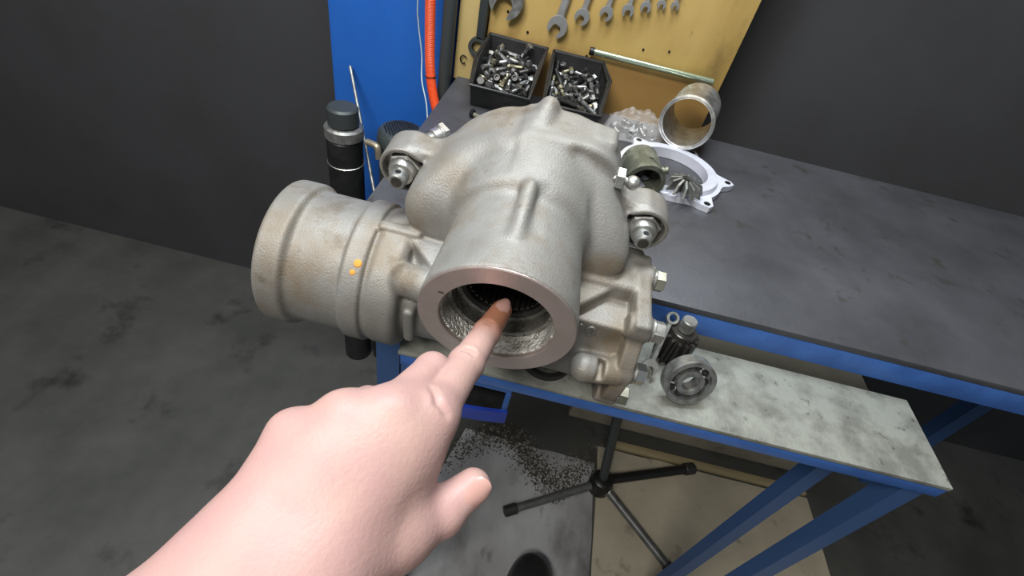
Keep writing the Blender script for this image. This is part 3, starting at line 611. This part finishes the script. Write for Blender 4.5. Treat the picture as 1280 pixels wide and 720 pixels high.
HEAP2 = [(0,0.0063,0.0572,0.0387,-1.45,-2.19,0.84),(0,-0.0198,0.0594,0.0383,1.62,-1.74,-0.57),(2,0.0383,-0.0001,0.0372,1.6,-2.42,0.05),(1,-0.0264,0.0395,0.0358,-1.56,0.47,0.89),(2,0.0245,0.069,0.0352,0.71,2.29,0.95),(2,0.0028,0.0033,0.0342,-1.64,0.97,-0.95),(2,0.0243,-0.068,0.034,-2.07,0.35,-1.92),(1,-0.0096,0.0461,0.0339,-1.28,-0.34,-1.74),(0,-0.0277,0.0682,0.0337,-2.88,-0.05,-0.7),(1,0.0221,0.0002,0.0336,-1.93,-0.87,-0.57),(4,-0.0057,-0.071,0.0335,1.37,-0.98,-1.41),(2,-0.0302,0.027,0.0333,1.06,-0.3,-2.37),(4,-0.0089,0.0611,0.0329,0.46,-0.8,0.68),(0,-0.0188,0.004,0.0327,2.3,-0.69,-0.54),(2,0.0194,0.0397,0.0325,2.33,0.81,-0.12),(0,-0.0155,-0.0489,0.0304,-0.89,-0.58,3.09),(2,-0.0385,0.0692,0.0296,-0.11,-0.04,0.37),(2,0.0309,0.0246,0.0292,0.62,-2.83,1.27),(1,0.0166,-0.0294,0.0292,-0.27,-2.28,0.52),(1,-0.0195,-0.0196,0.0288,0.84,-2.18,1.25),(0,0.0043,0.0157,0.0285,3.11,-1.31,0.21),(2,-0.0228,0.0575,0.0282,0.7,1.89,0.73),(1,0.0063,-0.0534,0.0273,-2.25,-0.65,-1.01),(2,0.0006,0.0448,0.027,1.54,-2.32,-0.33),(2,0.0008,-0.0642,0.0265,-1.39,0.15,1.62),(0,-0.0392,0.004,0.0258,-1.25,0.58,0.28),(0,0.0308,0.0498,0.0254,1.83,-0.09,0.87),(2,-0.0224,0.033,0.0249,1.65,-0.83,0.74),(0,0.0282,-0.0007,0.0247,1.59,-0.75,-1.27),(1,-0.0109,-0.0141,0.0244,1.74,0.02,-1.86),(1,-0.0058,0.0057,0.024,1.09,1.38,0.91),(1,0.0254,0.0404,0.0239,1.8,0.01,-2.04),(0,-0.0394,0.0233,0.0236,-0.09,-0.15,-0.51),(0,-0.0008,-0.006,0.0233,-1.25,0.21,-1.66),(0,-0.0108,-0.0533,0.0233,1.28,0.51,2.2),(2,0.0197,-0.0215,0.0231,2.18,-0.55,-1.6),(4,0.0102,0.0096,0.0225,0.71,0.94,0.82),(3,0.0123,0.0006,0.0224,1.63,0.22,-2.67),(0,0.0389,-0.0338,0.0221,-2.35,0.68,-0.69),(0,0.0354,-0.0629,0.022,0.84,2.99,0.38),(1,-0.0296,-0.0574,0.022,-1.0,-1.38,-1.32),(0,0.0292,0.0699,0.0217,0.89,2.19,1.11),(4,0.028,-0.0092,0.021,-1.39,-0.97,1.7),(0,-0.0384,-0.026,0.0207,0.01,0.73,1.57),(2,0.0239,-0.0524,0.0201,1.83,0.89,0.44),(0,-0.0254,0.0498,0.0198,2.08,-2.02,0.5),(1,0.0045,-0.0463,0.0194,1.27,-1.96,0.06),(3,0.0078,0.038,0.0184,2.04,0.4,2.13),(4,-0.0252,-0.0376,0.0179,1.73,-0.87,-1.26),(1,0.0009,0.0267,0.0178,-1.26,0.67,-1.92),(0,0.0283,0.0288,0.0177,-1.4,-0.54,1.68),(1,0.0149,0.0612,0.0174,-1.22,0.15,-2.79),(1,0.0392,0.0539,0.0173,1.28,-2.4,0.32),(0,-0.0146,-0.0467,0.017,2.82,1.38,0.34),(5,-0.0352,0.0096,0.0165,0.51,0.24,-0.02),(1,-0.0299,-0.0014,0.0164,2.01,0.59,-0.94),(3,0.0377,0.0098,0.0162,1.02,0.73,-0.39),(3,0.0049,0.0494,0.0159,1.92,1.88,-0.21),(1,-0.0292,-0.0125,0.0158,-1.69,-0.31,-1.24),(2,0.0261,0.003,0.0152,1.02,2.09,-0.32),(3,0.0297,-0.0236,0.0152,-0.92,-1.2,-0.46),(1,0.0045,-0.0067,0.0149,-1.48,-2.09,0.27),(0,0.0049,0.0582,0.0146,-1.79,-0.51,-2.14),(3,-0.03,-0.0482,0.0146,2.24,0.47,1.03),(4,-0.0359,0.035,0.0145,-0.63,-3.07,0.42),(3,-0.0053,-0.0291,0.0144,1.43,-0.56,-2.63),(4,0.0305,0.0472,0.0141,2.28,0.91,0.73),(0,0.0088,-0.0592,0.0136,-1.72,-2.11,-0.31),(3,-0.0026,0.0428,0.0136,0.57,0.54,1.54),(1,0.039,-0.0123,0.0135,0.55,0.14,-0.01),(5,-0.0114,0.0056,0.0134,-2.75,0.22,-0.41),(3,0.0144,0.0416,0.0133,-1.01,0.04,0.08),(1,-0.0227,0.0187,0.0132,1.9,0.11,0.61),(0,0.0392,-0.0568,0.0131,2.44,0.18,0.37),(0,-0.0288,0.0428,0.0131,-1.76,-0.4,1.16),(3,0.025,0.0377,0.0129,-1.83,0.13,-1.32),(0,0.0169,-0.0041,0.0128,-1.25,-1.24,-0.15),(0,-0.0305,-0.0238,0.0128,-3.03,0.78,0.49),(1,-0.0197,-0.0702,0.0126,2.69,0.22,1.73),(1,-0.0066,-0.0533,0.0125,-2.53,-1.12,0.98),(5,0.0274,0.0579,0.0124,-0.26,0.38,-1.73),(5,-0.0082,-0.0085,0.012,0.46,0.67,2.04),(1,-0.0134,0.047,0.0119,-0.08,-2.47,1.5),(3,0.0061,0.0333,0.0117,-0.08,-0.6,-1.79),(3,0.0128,0.0222,0.0117,0.42,-2.02,-1.35),(0,-0.0136,0.0614,0.0115,1.74,-0.43,0.79),(3,-0.0109,0.0358,0.0115,0.64,-1.15,1.94),(1,-0.0162,-0.0167,0.0107,-0.66,-2.54,0.08),(1,-0.0009,0.0199,0.0106,-0.97,-0.66,-2.47),(2,0.015,-0.0336,0.0106,1.35,0.1,1.74),(3,-0.0117,0.0169,0.01,1.11,0.32,-0.89),(1,0.0311,0.0702,0.0099,1.58,1.27,1.7),(5,0.0207,0.0119,0.0096,-0.16,3.0,0.55),(3,0.0152,0.0332,0.0094,-1.03,2.23,-1.32),(1,-0.0392,-0.0547,0.009,0.76,1.15,-0.89),(4,-0.0247,-0.0635,0.0088,0.55,-1.17,0.03),(0,0.026,-0.0699,0.0081,-1.79,-0.94,-1.51),(5,-0.0051,-0.0098,0.0073,0.76,2.87,-0.49),(3,0.0383,-0.033,0.0065,0.76,0.93,-2.87),(3,-0.0163,0.0309,0.0058,-0.45,0.65,-0.31)]
def fast_mesh(k):
    K = [((.0062, .005, 6), (.0034, .024)), ((.0056, .007, 16), (.0033, .018)), ((.0070, .006, 6), (.0042, .034)), ((.0062, .0055, 6), None), ((.0040, .030, 12), None), ((.0085, .0035, 20), None)]
    h, s = K[k]; L_ = h[1]+(s[1] if s else 0); b = MB()
    if k in (3, 5):
        ri = .0034; b.rev([(ri, 0), (h[0]*.93, 0), (h[0], h[1]*.15), (h[0], h[1]*.85), (h[0]*.93, h[1]), (ri, h[1])], (0, 0, -L_/2), (0, 0, 1), h[2] if k == 3 else 20, close=True)
    elif k == 4:
        pr = []
        for i in range(15): pr += [(h[0], i*.002), (h[0]*.86, i*.002+.001)]
        b.rev(pr, (0, 0, -L_/2), (0, 0, 1), 10)
    else:
        c = .0006
        if k == 1: b.rev([(.0030, .0035), (.0030, 0), (h[0]-c, 0), (h[0], c), (h[0], h[1])], (0, 0, -L_/2), (0, 0, 1), h[2])
        else: b.rev([(h[0]-c, 0), (h[0], c), (h[0], h[1]-c), (h[0]-c, h[1])], (0, 0, -L_/2), (0, 0, 1), h[2])
        pr = [(s[0], 0), (s[0], s[1]*.35)]; z = s[1]*.35
        while z < s[1]-.0015: pr += [(s[0], z+.0004), (s[0]*.85, z+.0010)]; z += .0016
        pr.append((s[0]*.8, s[1])); b.rev(pr, (0, 0, -L_/2+h[1]), (0, 0, 1), 10)
    o = b.obj('tmp', None, ang=30); me = o.data; bpy.data.objects.remove(o); return me
KN = ['hex_bolt', 'socket_screw', 'long_hex_bolt', 'hex_nut', 'threaded_stud', 'washer']
KL = ['short hex head bolt', 'round socket head screw', 'long hex head bolt', 'hex nut', 'headless threaded stud', 'thick round washer']
KC = ['bolt', 'screw', 'bolt', 'nut', 'stud', 'washer']
FM = {}
for k in range(6):
    base = fast_mesh(k)
    for mk in ('bolt_a', 'bolt_b', 'bolt_c'):
        me = base.copy(); me.name = KN[k]; me.materials.clear(); me.materials.append(M[mk]); FM[k, mk] = me
LK = {'bolt_a': 'grey steel', 'bolt_b': 'dark', 'bolt_c': 'yellowish'}
def heap(H, cx, cy, cz, where):
    for t in H:
        mk = random.choices(['bolt_a', 'bolt_b', 'bolt_c'], [6, 3, 1.2])[0]
        o = bpy.data.objects.new(KN[t[0]], FM[t[0], mk]); COL.objects.link(o)
        o.location = (cx+t[1], cy+t[2], cz+t[3]); o.rotation_euler = t[4:7]
        tag(o, 'loose %s %s in the heap in %s' % (LK[mk], KL[t[0]], where), KC[t[0]], '%s %ss in %s' % (LK[mk], KL[t[0]], where))
def bin_(rim, x0, x1, label):
    # rim points: back left, back right, right shoulder, front right, front left, left shoulder
    y0, y1, zb = .772, .928, BZ+.001
    base = [(x0, y1), (x1, y1), (x1, .85), (x1, y0), (x0, y0), (x0, .85)]
    cx, cy = (x0+x1)/2, .85
    t = thing('storage_bin', (cx, cy, BZ+.001), label, 'bin', 'black storage bins on the bench')
    n = 6; b = MB(); V = []
    R = [np.array(p) for p in rim]
    cen = sum(R)/6
    def inset(p, d): q = np.array(p, float); v = cen[:2]-q[:2]; q[:2] += v/np.linalg.norm(v)*d; return q
    V += [(*p, zb) for p in base]+[tuple(p) for p in R]+[tuple(inset(p, .006)) for p in R]+[tuple(inset((*p, zb+.004), .004)) for p in base]
    F = [tuple(range(5, -1, -1)), tuple(range(18, 24))]
    for ring in range(3):
        for i in range(n): F.append((ring*6+i, ring*6+(i+1) % 6, (ring+1)*6+(i+1) % 6, (ring+1)*6+i))
    F = [f_[::-1] for f_ in F]
    b.add(V, F).obj('shell', 'black_plastic', t, smooth=False)
    b = MB()
    b.tube([tuple(p) for p in R]+[tuple(R[0])], .0028, 8).obj('rim', 'black_plastic', t)
    return t
bin_([(-.150, .938, .926), (-.042, .936, .925), (-.044, .85, .912), (-.046, .757, .897), (-.143, .762, .897), (-.155, .845, .912)], -.141, -.049, 'left black plastic bin heaped with loose bolts')
bin_([(-.030, .936, .925), (.063, .936, .925), (.080, .88, .915), (.070, .760, .897), (-.024, .762, .897), (-.028, .85, .912)], -.022, .066, 'right black plastic bin heaped with loose bolts')
heap(HEAP1, -.095, .850, BZ+.006, 'the left bin')
heap(HEAP2, .022, .850, BZ+.006, 'the right bin')

# ------------------------------------------------------------------ wrenches on the board
def jaw_poly(R, slot, depth, rot):
    # open jaw pointing down (-y), slot turned by rot
    a0 = math.asin(slot/2/R); pts = []
    for a in np.linspace(-PI/2+a0+.12, 1.5*PI-a0-.12, 26): pts.append((R*math.cos(a), R*math.sin(a)*1.05))
    yb = -R*math.cos(a0)
    pts += [(-slot/2, yb*1.02), (-slot/2, -R+depth-slot*.25), (-slot*.28, -R+depth), (slot*.28, -R+depth), (slot/2, -R+depth-slot*.25), (slot/2, yb*1.02)]
    c, s_ = math.cos(rot), math.sin(rot)
    return [(p[0]*c-p[1]*s_, p[0]*s_+p[1]*c) for p in pts]
def wrench(name, loc, R, length, rot, tilt, label, m_='wrench', th=.006, group='wrenches on the tool board', normal=(0, -1, 0), upv=(0, 0, 1)):
    t = thing(name, loc, label, 'wrench', group)
    nrm = np.array(normal, float); ey = np.array(upv, float)
    ex = np.cross(ey, nrm); c, s_ = math.cos(tilt), math.sin(tilt)
    ex, ey = ex*c+ey*s_, ey*c-ex*s_
    o = np.array(loc, float)
    MB().prism(jaw_poly(R, R*.95, R*1.15, rot), o, ex, ey, th).obj('open_jaw', m_, t, ang=30)
    hw = R*.42; z = .7*R
    b = MB(); V = []; F = []
    for (y, w2, q) in ((z, hw*1.2, .8), (z+R*.8, hw, .7), (length*.6, hw*.85, .62), (length, hw*.9, .65)):
        for (sx, sz) in ((-1, -1), (-.55, 1), (.55, 1), (1, -1)):
            V.append(o+ex*sx*w2+ey*y+nrm*(th/2+sz*th/2*q))
    for i in range(3):
        for k in range(4): F.append((i*4+k, i*4+(k+1) % 4, i*4+4+(k+1) % 4, i*4+4+k))
    F += [(3, 2, 1, 0), (12, 13, 14, 15)]
    b.add(V, F).obj('handle', m_, t, ang=20)
    rr = R*.78; ri = R*.48
    MB().rev([(ri, 0), (rr, 0), (rr, th*1.2), (ri, th*1.2)], o+ey*(length+rr*.85)-nrm*th*.1, nrm, 24, close=True).obj('ring_end', m_, t)
    return t
YB = .945
wrench('combination_wrench', (-.034, YB, .963), .0175, .17, -.35, -.10, 'largest fully visible grey open-end wrench on the board, above the right bin', th=.007)
wrench('combination_wrench', (.004, YB, .987), .0128, .145, -.35, -.11, 'second grey open-end wrench from the left in the row of shrinking wrenches', th=.006)
wrench('combination_wrench', (.043, YB, 1.001), .0112, .135, -.35, -.08, 'third grey open-end wrench from the left in the row of shrinking wrenches', th=.006)
wrench('combination_wrench', (.077, YB, 1.013), .0098, .125, .15, -.06, 'fourth wrench in the row, jaw seen nearly closed above the green rod', th=.007)
wrench('combination_wrench', (.104, YB, 1.024), .0088, .115, .1, -.03, 'fifth wrench in the row with a dark oil streak below', th=.007)
wrench('combination_wrench', (.128, YB, 1.033), .0072, .105, .1, -.03, 'sixth and small wrench in the row near the right end', th=.006)
wrench('combination_wrench', (.150, YB, 1.036), .0066, .10, .1, -.03, 'smallest wrench at the right end of the row', th=.006)
wrench('open_end_wrench', (-.130, YB-.002, .985), .030, .2, -.30, -.06, 'huge dark grey open-end wrench above the left bin, only jaw tips showing', 'old_steel', th=.009)
lev = thing('ring_lever', (-.170, .942, .885), 'long charcoal bar with ring end hanging behind the left bin', 'lever')
MB().box((-.168, .942, 1.06), (.016, .008, .30), bev=.002).obj('bar', 'post', lev)
MB().rev([(.011, 0), (.0175, 0), (.0175, .011), (.011, .011)], (-.171, .949, .897), (0, -1, 0), 28, close=True).obj('ring', 'post', lev)
rod = thing('polished_rod', (.036, .938, .93), 'shiny pale green rod held horizontally on the board', 'rod')
MB().cyl((.040, .938, .9385), (.262, .938, .9375), .0052, n=20, ch=.001).obj('rod_body', 'green_rod', rod)
MB().cyl((.032, .938, .9385), (.041, .938, .9385), .0068, n=16, ch=.001).obj('end_cap', 'black_oil', rod)

# ------------------------------------------------------------------ things on the bench
hb = thing('big_hex_bolt', (-.15, .61, BZ), 'big zinc hex bolt lying on the bench left of the casting', 'bolt')
d = np.array((.55, .80, .12)); d /= np.linalg.norm(d); c0 = np.array((-.156, .598, BZ+.0165))
MB().cyl(c0-d*.03, c0+d*.002, .0098, n=24, ch=.001).obj('shank', 'old_steel', hb)
MB().rev([(.0098, 0), (.0128, .001), (.0128, .012), (.0145, .0125), (.0145, .0145)], c0, d, 28).obj('collar', 'zinc', hb)
MB().hexa(c0+d*.0145, d, .028, .009, .25).obj('head', 'zinc', hb, ang=20)
sb = thing('small_bolt', (-.115, .705, BZ), 'small dark bolt lying on the bench in front of the left bin', 'bolt')
MB().cyl((-.125, .728, BZ+.0058), (-.100, .716, BZ+.0055), .004, n=12, ch=.0008).obj('shank', 'zinc_yellow', sb)
MB().hexa((-.125, .728, BZ+.0068), (-.9, .43, 0), .011, .006).obj('head', 'black_oil', sb, ang=20)
# pale ring flange with lobes
fg = thing('ring_flange', (.192, .70, BZ), 'pale aluminium ring flange with drilled lobes lying on the bench', 'flange')
pts = []
for k in range(72):
    a = 2*PI*k/72; l = max(0, math.cos(3.5*2*(a-2.06)/2*2/2.0)) if False else max(0, math.cos(6*(a-2.12)))**2
    pts.append((.080+.021*l, a))
V = []; F = []; n = 72
for (zz, inn, of) in ((0, .058, 0), (.010, .058, 0), (.014, .058, -.016), (.014, .062, -.014)): pass
for i in range(n):
    r, a = pts[i]; ca, sa = math.cos(a), math.sin(a); C0 = np.array((.192, .70, BZ+.0005))
    for (rr, zz) in ((.056, 0), (r, 0), (r, .009), (min(r, .074), .009), (.071, .016), (.056, .016)): V.append(C0+np.array((rr*ca, rr*sa, zz)))
for i in range(n):
    j = (i+1) % n
    for k in range(6): F.append((i*6+k, j*6+k, j*6+(k+1) % 6, i*6+(k+1) % 6))
MB().add(V, F).obj('ring', 'alu', fg, ang=30)
for k in range(6):
    a = 2.12+k*PI/3
    MB().cyl((.192+.091*math.cos(a), .70+.091*math.sin(a), BZ+.009), (.192+.091*math.cos(a), .70+.091*math.sin(a), BZ+.0101), .0048, n=16).obj('bolt_hole', 'black_oil', fg)
# olive bushing
bu = thing('bushing', (.128, .61, BZ), 'worn olive green metal bushing standing beside the pale ring flange', 'bushing')
bd = np.array((.10, -.62, -.05)); bd /= np.linalg.norm(bd); b0 = np.array((.133, .660, BZ+.0305))
MB().rev([(.0205, 0), (.0255, 0), (.0265, .003), (.0265, .047), (.0278, .048), (.0278, .055), (.0215, .055)], b0, bd, 40, close=True).obj('sleeve', 'olive', bu)
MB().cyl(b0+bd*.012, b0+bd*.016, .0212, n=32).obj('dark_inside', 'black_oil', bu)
MB().cyl(b0+bd*.03+np.array((.024, 0, .009)), b0+bd*.03+np.array((.0335, 0, .0125)), .006, n=14, ch=.001).obj('side_boss', 'olive', bu)
# small bevel gear
ge = thing('conical_gear', (.202, .632, BZ), 'small dark conical gear with long teeth inside the pale flange', 'gear')
MB().cyl((.202, .632, BZ+.0165), (.202, .632, BZ+.03), .010, n=24).obj('gear_hub', 'dark_steel', ge)
for k in range(12):
    a = 2*PI*k/12; x, y = math.cos(a), math.sin(a)
    MB().prism([(0, 0), (.020, 0), (.014, .014), (0, .018)], np.array((.202+.008*x+.0015*y, .632+.008*y-.0015*x, BZ+.0165)), (x, y, 0), (0, 0, 1), .003).obj('tooth', 'old_steel', ge, smooth=False)
# steel sleeve at the right
sl = thing('steel_sleeve', (.21, .80, BZ), 'shiny hollow steel sleeve lying on the bench right of the plastic bag', 'sleeve')
sd = np.array((.28, .90, -.04)); sd /= np.linalg.norm(sd); s0 = np.array((.203, .768, BZ+.058))
MB().rev([(.0365, 0), (.040, .001), (.041, .003), (.039, .006), (.039, .10), (.0365, .10)], s0, sd, 56, close=True).obj('sleeve_wall', 'zinc', sl)
MB().rev([(.0395, 0), (.0425, .001), (.0425, .004), (.0395, .005)], s0-sd*.0005, sd, 56, close=True).obj('rim', 'zinc', sl)
# clear plastic bag with fasteners
def bag():
    b = MB(); V = []; F = []; nx, ny = 26, 22
    rs = np.random.RandomState(3); ph = rs.uniform(0, 6, (6,))
    for j in range(ny):
        for i in range(nx):
            u, v = i/(nx-1), j/(ny-1)
            e = (math.sin(PI*u)*math.sin(PI*v))**.5
            z = BZ+.002+e*(.022+.012*v)+e*.004*(math.sin(22*u+ph[0]+6*v)+.8*math.sin(31*v+9*u+ph[1])+.6*math.sin(47*u-25*v+ph[2]))
            V.append((.090+.115*u+.006*math.sin(5*v+ph[3]), .775+.105*v+.004*math.sin(7*u+ph[4]), max(z, BZ+.0015)))
    for j in range(ny-1):
        for i in range(nx-1): F.append((j*nx+i, j*nx+i+1, (j+1)*nx+i+1, (j+1)*nx+i))
    k = len(V); V2 = [(p[0], p[1], BZ+.001) for p in V]
    F2 = [tuple(k+q for q in f_[::-1]) for f_ in F]
    return b.add(V+V2, F+F2)
bg_ = bag().obj('plastic_bag', 'plastic_film', origin=(.145, .83, BZ), ang=70)
tag(bg_, 'crumpled clear plastic bag of fasteners against the tool board', 'plastic bag')
for i, (x, y, rz, k) in enumerate(((.105, .80, .4, 0), (.118, .812, 1.7, 2), (.135, .803, 2.6, 0), (.15, .82, .2, 2), (.128, .835, 1.1, 1), (.165, .808, .9, 0))):
    o = bpy.data.objects.new(KN[k], FM[k, 'bolt_a']); COL.objects.link(o); o.location = (x, y, BZ+.0085); o.rotation_euler = (PI/2, 0, rz)
    tag(o, 'grey steel %s inside the clear plastic bag' % KL[k], KC[k], 'fasteners in the plastic bag')

# ------------------------------------------------------------------ things on the dirty plate
sr = MB().rev([(.0215, 0), (.0265, 0), (.0275, .003), (.0265, .007), (.0215, .007), (.0205, .0035)], (.052, .323, PZ+.0005), (0, 0, 1), 56, close=True).obj('seal_ring', 'rubber', origin=(.052, .323, PZ))
tag(sr, 'black rubber seal ring lying on the plate under the nose', 'seal')
wrench('spanner', (.160, .338, PZ+.012), .0085, .052, .2, 0, 'grey spanner leaning on the plate beside the flange bolts', 'old_steel', th=.004, group=None, normal=(.0, -.66, .75), upv=np.array((.22, .73, .64))/np.linalg.norm((.22, .73, .64)))
br = thing('ball_bearing', (.19, .33, PZ), 'dark oily ball bearing standing at the right end of the plate', 'bearing')
MB().rev([(.021, 0), (.026, 0), (.026, .014), (.021, .014)], (.192, .326, PZ+.0268), (.15, -.85, .25), 40, close=True).obj('outer_race', 'old_steel', br)
MB().rev([(.009, 0), (.014, 0), (.014, .014), (.009, .014)], (.192, .326, PZ+.0268), (.15, -.85, .25), 32, close=True).obj('inner_race', 'old_steel', br)
bd = np.array((.15, -.85, .25)); bd /= np.linalg.norm(bd); ex_, ey_, _ = frame(bd)
for k in range(10):
    a = 2*PI*k/10; c_ = np.array((.192, .326, PZ+.0268))+bd*.007+.0175*(math.cos(a)*ex_+math.sin(a)*ey_)
    MB().rev([(.0003, -.0036), (.0026, -.0026), (.0037, 0), (.0026, .0026), (.0003, .0036)], c_, bd, 12).obj('ball', 'dark_steel', br)
pg = thing('pinion_gear', (.188, .372, PZ), 'black oily pinion gear standing on the plate against the bench front', 'gear')
MB().cyl((.188, .372, PZ), (.188, .372, PZ+.045), .014, n=28, ch=.001).obj('gear_body', 'dark_steel', pg)
MB().cyl((.188, .372, PZ+.045), (.188, .372, PZ+.060), .008, n=24, ch=.001).obj('stub_shaft', 'old_steel', pg)
for k in range(14):
    a = 2*PI*k/14; x, y = math.cos(a), math.sin(a)
    MB().prism([(.013, -.0022), (.019, -.0012), (.019, .0012), (.013, .0022)], (.188, .372, PZ+.002), (x, y, 0), (-y, x, 0), .036).obj('tooth', 'dark_steel', pg, smooth=False)

# ------------------------------------------------------------------ machines on the floor left of the bench
mo = thing('electric_motor', (-.299, .90, 0), 'dark grey electric motor with perforated round fan cover beside the bench', 'motor')
MB().rev([(.046, 0), (.050, .004), (.050, .10), (.046, .12), (.046, .515)], (-.299, .90, .14), (0, 0, 1), 40).obj('motor_body', 'post', mo)
MB().rev([(.0505, 0), (.0525, .004), (.0500, .040), (.0475, .056), (.042, .0625), (.030, .0655), (.001, .0665)], (-.299, .90, .655), (0, 0, 1), 48).obj('fan_cover', 'post', mo)
hm = MB()
hole = MB().rev([(.0024, 0), (.0024, .0010)], (0, 0, 0), (0, 0, 1), 8).obj('hole_tmp', 'black_oil'); hme = hole.data; bpy.data.objects.remove(hole); hme.name = 'grille_hole'
for i in range(-7, 8):
    for j in range(-7, 8):
        x, y = (i+.5*(j % 2))*.0062, j*.0054
        if x*x+y*y < .036**2:
            r = math.hypot(x, y); z = .7055+.0147-.0003-(.0010*(r/.03)**2 if r < .03 else .0010+(r-.03)*.26)
            o = bpy.data.objects.new('grille_hole', hme); COL.objects.link(o); o.parent = mo; o.location = (x, y, z+.0013)
MB().box((-.299, .90, .07), (.11, .11, .14), bev=.006).obj('foot', 'black_oil', mo)
MB().box((-.264, .862, .60), (.03, .03, .05), bev=.004).obj('terminal_box', 'black_oil', mo)
hy = thing('hydraulic_cylinder', (-.402, .855, 0), 'black upright hydraulic cylinder with grey cap and elbow fitting', 'cylinder')
MB().cyl((-.402, .855, 0), (-.402, .855, .695), .036, n=36, ch=.002).obj('barrel', 'black_plastic', hy)
MB().cyl((-.402, .855, .695), (-.402, .855, .722), .038, n=36, ch=.004).obj('grey_cap', 'old_steel', hy)
MB().cyl((-.402, .855, .722), (-.402, .855, .76), .030, n=36, ch=.004).obj('top_cap', 'post', hy)
MB().rev([(.0362, 0), (.0375, .001), (.0362, .002)], (-.402, .855, .64), (0, 0, 1), 36).obj('band', 'zinc', hy)
MB().tube([(-.353, .85, .70), (-.335, .845, .70), (-.328, .842, .695), (-.326, .841, .675)], .0068, 12, seg=6).obj('elbow', 'brass', hy)
tag(MB().cyl((-.4435, .992, .7817), (-.019, .402, .002), .0033, n=12).obj('steel_rod', 'old_steel'), 'thin grey steel rod slanting down in front of the black cylinder', 'rod')
